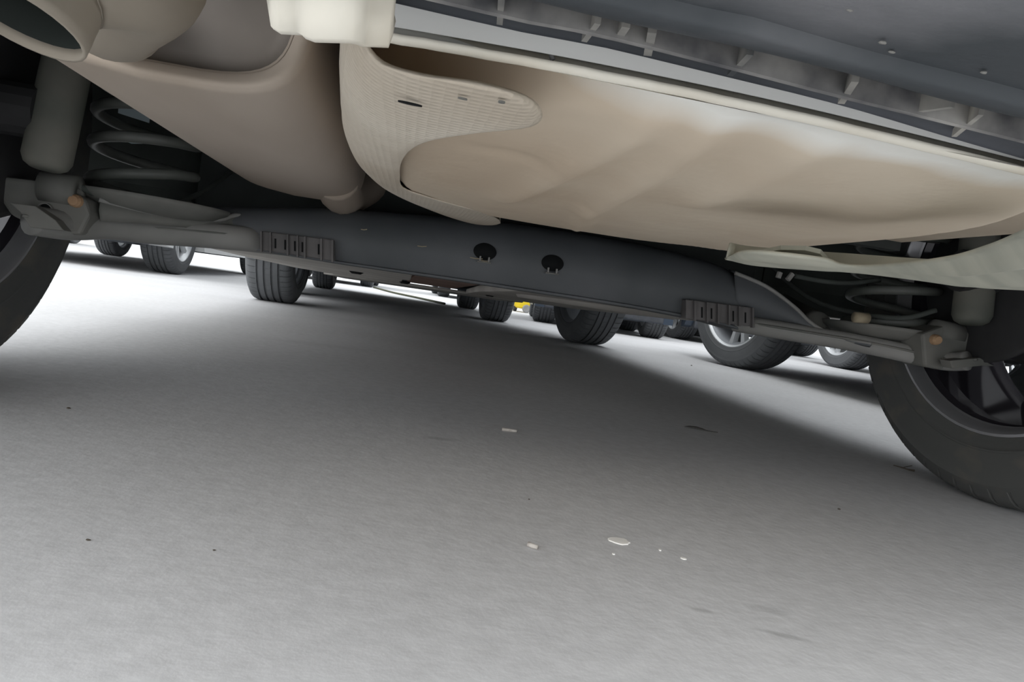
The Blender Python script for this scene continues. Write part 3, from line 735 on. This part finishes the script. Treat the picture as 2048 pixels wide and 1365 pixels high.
# --- floor covers ahead of the beam, falling slightly towards the front
def fz(y): return .2165 - .0185 * (y - .3)
def panel(name, outline, m, dz=0., th=.01, bev=.004):
    """outline in (x, y); follows the floor slope"""
    bm = bmesh.new()
    A = [bm.verts.new((x, y, fz(y) + dz)) for x, y in outline]; B2 = [bm.verts.new((x, y, fz(y) + dz + th)) for x, y in outline]
    bm.faces.new(A); bm.faces.new(B2[::-1])
    for i in range(len(A)):
        j = (i + 1) % len(A); bm.faces.new((A[i], A[j], B2[j], B2[i]))
    return obj(name, bm, m, car, bevel=bev)
panel('floor_cover', [(-.54, .30), (-.16, .30), (-.155, 1.15), (-.18, 1.22), (-.18, 2.2), (-.50, 2.2), (-.60, 1.9), (-.62, 1.0), (-.60, .5)], 'floor', 0, .02)
panel('floor_cover', [(-.14, .45), (.02, .45), (.05, 2.25), (-.16, 2.25)], 'floor_rust', .012, .02)
panel('floor_cover', [(.05, .30), (.50, .30), (.60, .5), (.62, 1.2), (.58, 2.0), (.40, 2.15), (.10, 2.15), (.05, 1.2)], 'floor', -.002, .02)
panel('engine_undercover', [(-.48, 2.22), (.36, 2.22), (.42, 2.5), (.40, 3.3), (-.52, 3.3), (-.55, 2.5)], 'floor', -.004, .012)
bm = bmesh.new(); lathe(bm, [(0, .001), (0, .19), (.012, .20), (.02, .2)], 'Z', 40, c=(.29, .75, fz(.75) - .009)); tk = obj('tank_cover', bm, 'floor', car, sm=True); 
bm = bmesh.new(); box(bm, -.52, .46, .32, 3.2, .235, .46); obj('floor_pan', bm, 'dark', car)
for x, y in ((-.17, 1.6), (-.30, 1.0), (.15, 1.7)):
    bm = bmesh.new(); lathe(bm, [(-.006, .0001), (-.006, .012), (0, .02), (.004, .02)], 'Z', 16, c=(x, y, fz(y))); obj('floor_plug', bm, 'hole', car)
for s in (-1, 1):      # front struts and arms
    bm = bmesh.new(); tube(bm, [(s * .66, 2.72, .30), (s * .56, 2.74, .8)], .03, 14); obj('front_strut', bm, 'iron', car)
    bm = bmesh.new(); tube(bm, catmull([(s * .70, 2.72, .22), (s * .5, 2.66, .235), (s * .38, 2.5, .25)], 4), .02, 10); obj('control_arm', bm, 'iron', car)
    bm = bmesh.new(); tube(bm, [(s * .35, 2.75, .30), (s * .72, 2.74, .32)], .016, 10); obj('drive_shaft', bm, 'iron', car)

# ------------------------------------------------------------------ OTHER CARS
def other(label, paint, x0, x1, y_axles, nose, ov0, ov1, wr_s, zb, style, rz=0., rot=0., H=1.48, wide=.09, steer=0.):
    cx = (x0 + x1) / 2; cy = y_axles[0]
    t = thing('car', label, 'car', (cx, cy, 0), rz)
    tr = (x1 - x0) / 2; wb = y_axles[1] - y_axles[0]
    for yy in (0, wb):
        for s in (-1, 1): wheel(t, s * tr, yy, s, style, wr_s, rot + yy, None, steer if yy else 0)
    car_shell(t, paint, 2 * (tr + wide + .055), -ov0, wb + ov1, (0, wb), TR * wr_s, zb, H, nose)
    return t
other('dark grey hatchback straight ahead, its wheels seen between the front tyres of the cream car', 'greycar', -.95, .50, (4.08, 6.25), 1, .62, .6, .93, .20, 'dark')
other('white car far left with silver twin spoke wheels, left of the left front tyre', 'white', -3.35, -1.86, (4.45, 7.35), 1, .75, .75, .98, .185, 'silver', rot=.3)
other('black car on the right whose silver spoked front wheel stands beside the ribbed bracket', 'black_car', 1.60, 3.08, (-.22, 2.45), 1, .7, .72, 1.0, .24, 'dark', rot=.62, H=1.5, steer=.24)
other('grey car beyond the right one, its spoked wheel showing between the two largest right wheels', 'greycar', 3.42, 4.90, (1.55, 4.2), 1, .7, .72, .98, .24, 'silver', rot=.15)
other('small navy car behind the right front tyre with a low dark underside', 'navy', 1.12, 2.12, (5.25, 6.6), 1, .42, .42, .93, .14, 'silver', rz=-.16, wide=.05)
other('far navy car whose silver rim peeps out left of the right neighbour wheel', 'navy', 2.76, 4.15, (6.05, 8.6), 1, .55, .7, .93, .14, 'silver', rot=.3)
other('farthest white car at right, its small rim barely seen under the navy cars', 'white', 4.5, 5.95, (10.9, 13.5), 1, .6, .7, .98, .20, 'silver')
other('distant grey car in the far row seen above the hose, left of centre', 'greycar', -2.05, -.75, (10.6, 13.0), 1, .7, .7, .95, .17, 'dark')
other('distant white car in the far row behind the dark grey hatchback', 'white', .55, 1.98, (11.5, 14.1), 1, .7, .7, .95, .18, 'silver')
other('distant black car at far left behind the white car', 'black_car', -7.2, -5.7, (9.0, 11.7), 1, .7, .7, .98, .2, 'dark')

# ------------------------------------------------------------------ yellow cart far ahead
p = atY(1040, 628, 7.95); X0 = p.x
cart = thing('cart', 'yellow wheeled cart far ahead between the dark hatchback and the right front tyre', 'cart', (X0, 7.95, 0))
bm = bmesh.new(); prism(bm, [(-.16, .16), (-.06, .05), (.12, .045), (.14, .2), (.10, .34), (-.10, .34), (-.13, .22)], 'Y', 0, .5); obj('hull', bm, 'yellow', cart, bevel=.02)
for x in (-.06, .07):
    bm = bmesh.new(); lathe(bm, [(-.018, .001), (-.018, .03), (-.022, .045), (-.015, .053), (.015, .053), (.022, .045), (.018, .03), (.018, .001)], 'Y' if x > 0 else 'X', 28, c=(x, -.02 if x > 0 else .1, .054)); obj('small_wheel', bm, 'greyw' if x > 0 else 'iron', cart, sm=True)
bm = bmesh.new(); tube(bm, [(0, .45, .42), (0, .55, .9), (.15, .55, .9)], .015, 10); obj('push_handle', bm, 'iron', cart)
# hose on the ground
bm = bmesh.new(); tube(bm, catmull([(-.62, 10.2, .012), (-.3, 8.4, .012), (.0, 7.4, .012), (.28, 6.4, .012)], 6), .012, 8)
tag(obj('hose', bm, 'hose', None, sm=True), 'dark green hose lying across the sunlit concrete far ahead', 'hose')

# ------------------------------------------------------------------ litter on the concrete
def blob(name, px, py, a, b, rz, m, label, cat, h=.0008, n=18, wob=.12, group=None):
    c = atZ(px, py, 0); bm = bmesh.new(); ring = []
    for k in range(n):
        t = 2 * PI * k / n; r = 1 + R.uniform(-wob, wob); ring.append((a * r * math.cos(t), b * r * math.sin(t)))
    rows = [[(x, y, 0) for x, y in ring], [(x * .92, y * .92, h) for x, y in ring]]
    V = grid(bm, rows, closed=True); bm.faces.new(V[0]); bm.faces.new(V[1])
    o = obj(name, bm, m); o.location = (c.x, c.y, .0002); o.rotation_euler = (0, 0, rz)
    return tag(o, label, cat, group)
blob('paint_spot', 1238, 1084, .0098, .0085, -.2, 'chip', 'largest pale oval paint spot on the concrete in the foreground', 'spot')
blob('paint_spot', 1320, 1102, .00124, .0018, -.3, 'chip', 'small pale fleck just right of the large oval spot', 'spot', n=9)
blob('paint_spot', 1367, 1119, .0026, .0021, 0, 'chip', 'small pale fleck farthest right of the large oval spot', 'spot', n=9)
blob('paint_spot', 1227, 1110, .0013, .0012, 0, 'chip', 'tiny pale dot just below the large oval spot', 'spot', n=8)
# fallen leaf
c = atZ(1392, 859, 0); bm = bmesh.new()
pts = [(-.022, 0), (-.012, .008), (.0, .011), (.012, .007), (.02, 0), (.012, -.006), (.0, -.009), (-.012, -.006)]
cv = bm.verts.new((0, 0, .004)); ring = [bm.verts.new((x, y, .001 + .002 * abs(y) / .01)) for x, y in pts]
for i in range(8): bm.faces.new((cv, ring[i], ring[(i + 1) % 8]))
leaf = obj('leaf', bm, 'leaf', None, sm=True, solid=.0006); leaf.location = c; leaf.rotation_euler = (0, 0, -.45)
tag(leaf, 'dark dry leaf on the shaded concrete right of centre', 'leaf')
bm = bmesh.new(); tube(bm, [(.018, 0, .0015), (.03, .003, .001), (.04, .004, .0012)], .0008, 6); obj('leaf_stalk', bm, 'leaf', leaf)
# twig by the right tyre
bm = bmesh.new(); tw = [atZ(*p, .002) for p in ((1787, 931), (1805, 936), (1818, 940), (1829, 942))]; o0 = tw[0].copy()
tube(bm, [p - o0 for p in tw], [.0008, .0012, .0014, .0022], 6); t = obj('twig', bm, 'twig'); t.location = o0; tag(t, 'short brown twig lying beside the right rear tyre', 'twig')
bm = bmesh.new(); a, b = [atZ(*p, .003) - o0 for p in ((1808, 935), (1824, 932))]; tube(bm, [a, b], .0007, 5); obj('side_shoot', bm, 'twig', t)
# cigarette stub and paper scrap, pebbles
def stub(px0, py0, px1, py1, r, label, cat, name, m):
    a, b = atZ(px0, py0, r), atZ(px1, py1, r); bm = bmesh.new(); tube(bm, [Vector(), (b - a) * .5, b - a], [r, r, r * .8], 8)
    o = obj(name, bm, m, None, sm=True); o.location = a; return tag(o, label, cat)
stub(1056, 1089, 1075, 1096, .0021, 'small tan stub lying on the concrete left of the pale oval spot', 'litter', 'stub', 'butt')
stub(1004, 859, 1034, 863, .0025, 'pale crumpled scrap on the dark shaded concrete below the beam holes', 'litter', 'scrap', 'butt')
for px, py, s, lab in ((1383, 732, .005, 'dark pebble on the bright concrete left of the black car wheel'), (176, 1082, .0016, 'dark pebble in the left foreground'), (1058, 1000, .0013, 'dark pebble above the tan stub'),
                       (1678, 1020, .002, 'dark pebble left of the right rear tyre bottom'), (428, 1102, .0012, 'tiny dark pebble in the lower left'), (137, 818, .0025, 'dark pebble by the left rear tyre')):
    c = atZ(px, py, 0); bm = bmesh.new(); bmesh.ops.create_icosphere(bm, subdivisions=1, radius=s)
    for v in bm.verts: v.co = Vector((v.co.x, v.co.y * .8, v.co.z * .45)) * R.uniform(.8, 1.15)
    o = obj('pebble', bm, 'twig'); o.location = (c.x, c.y, s * .35); tag(o, lab, 'pebble')
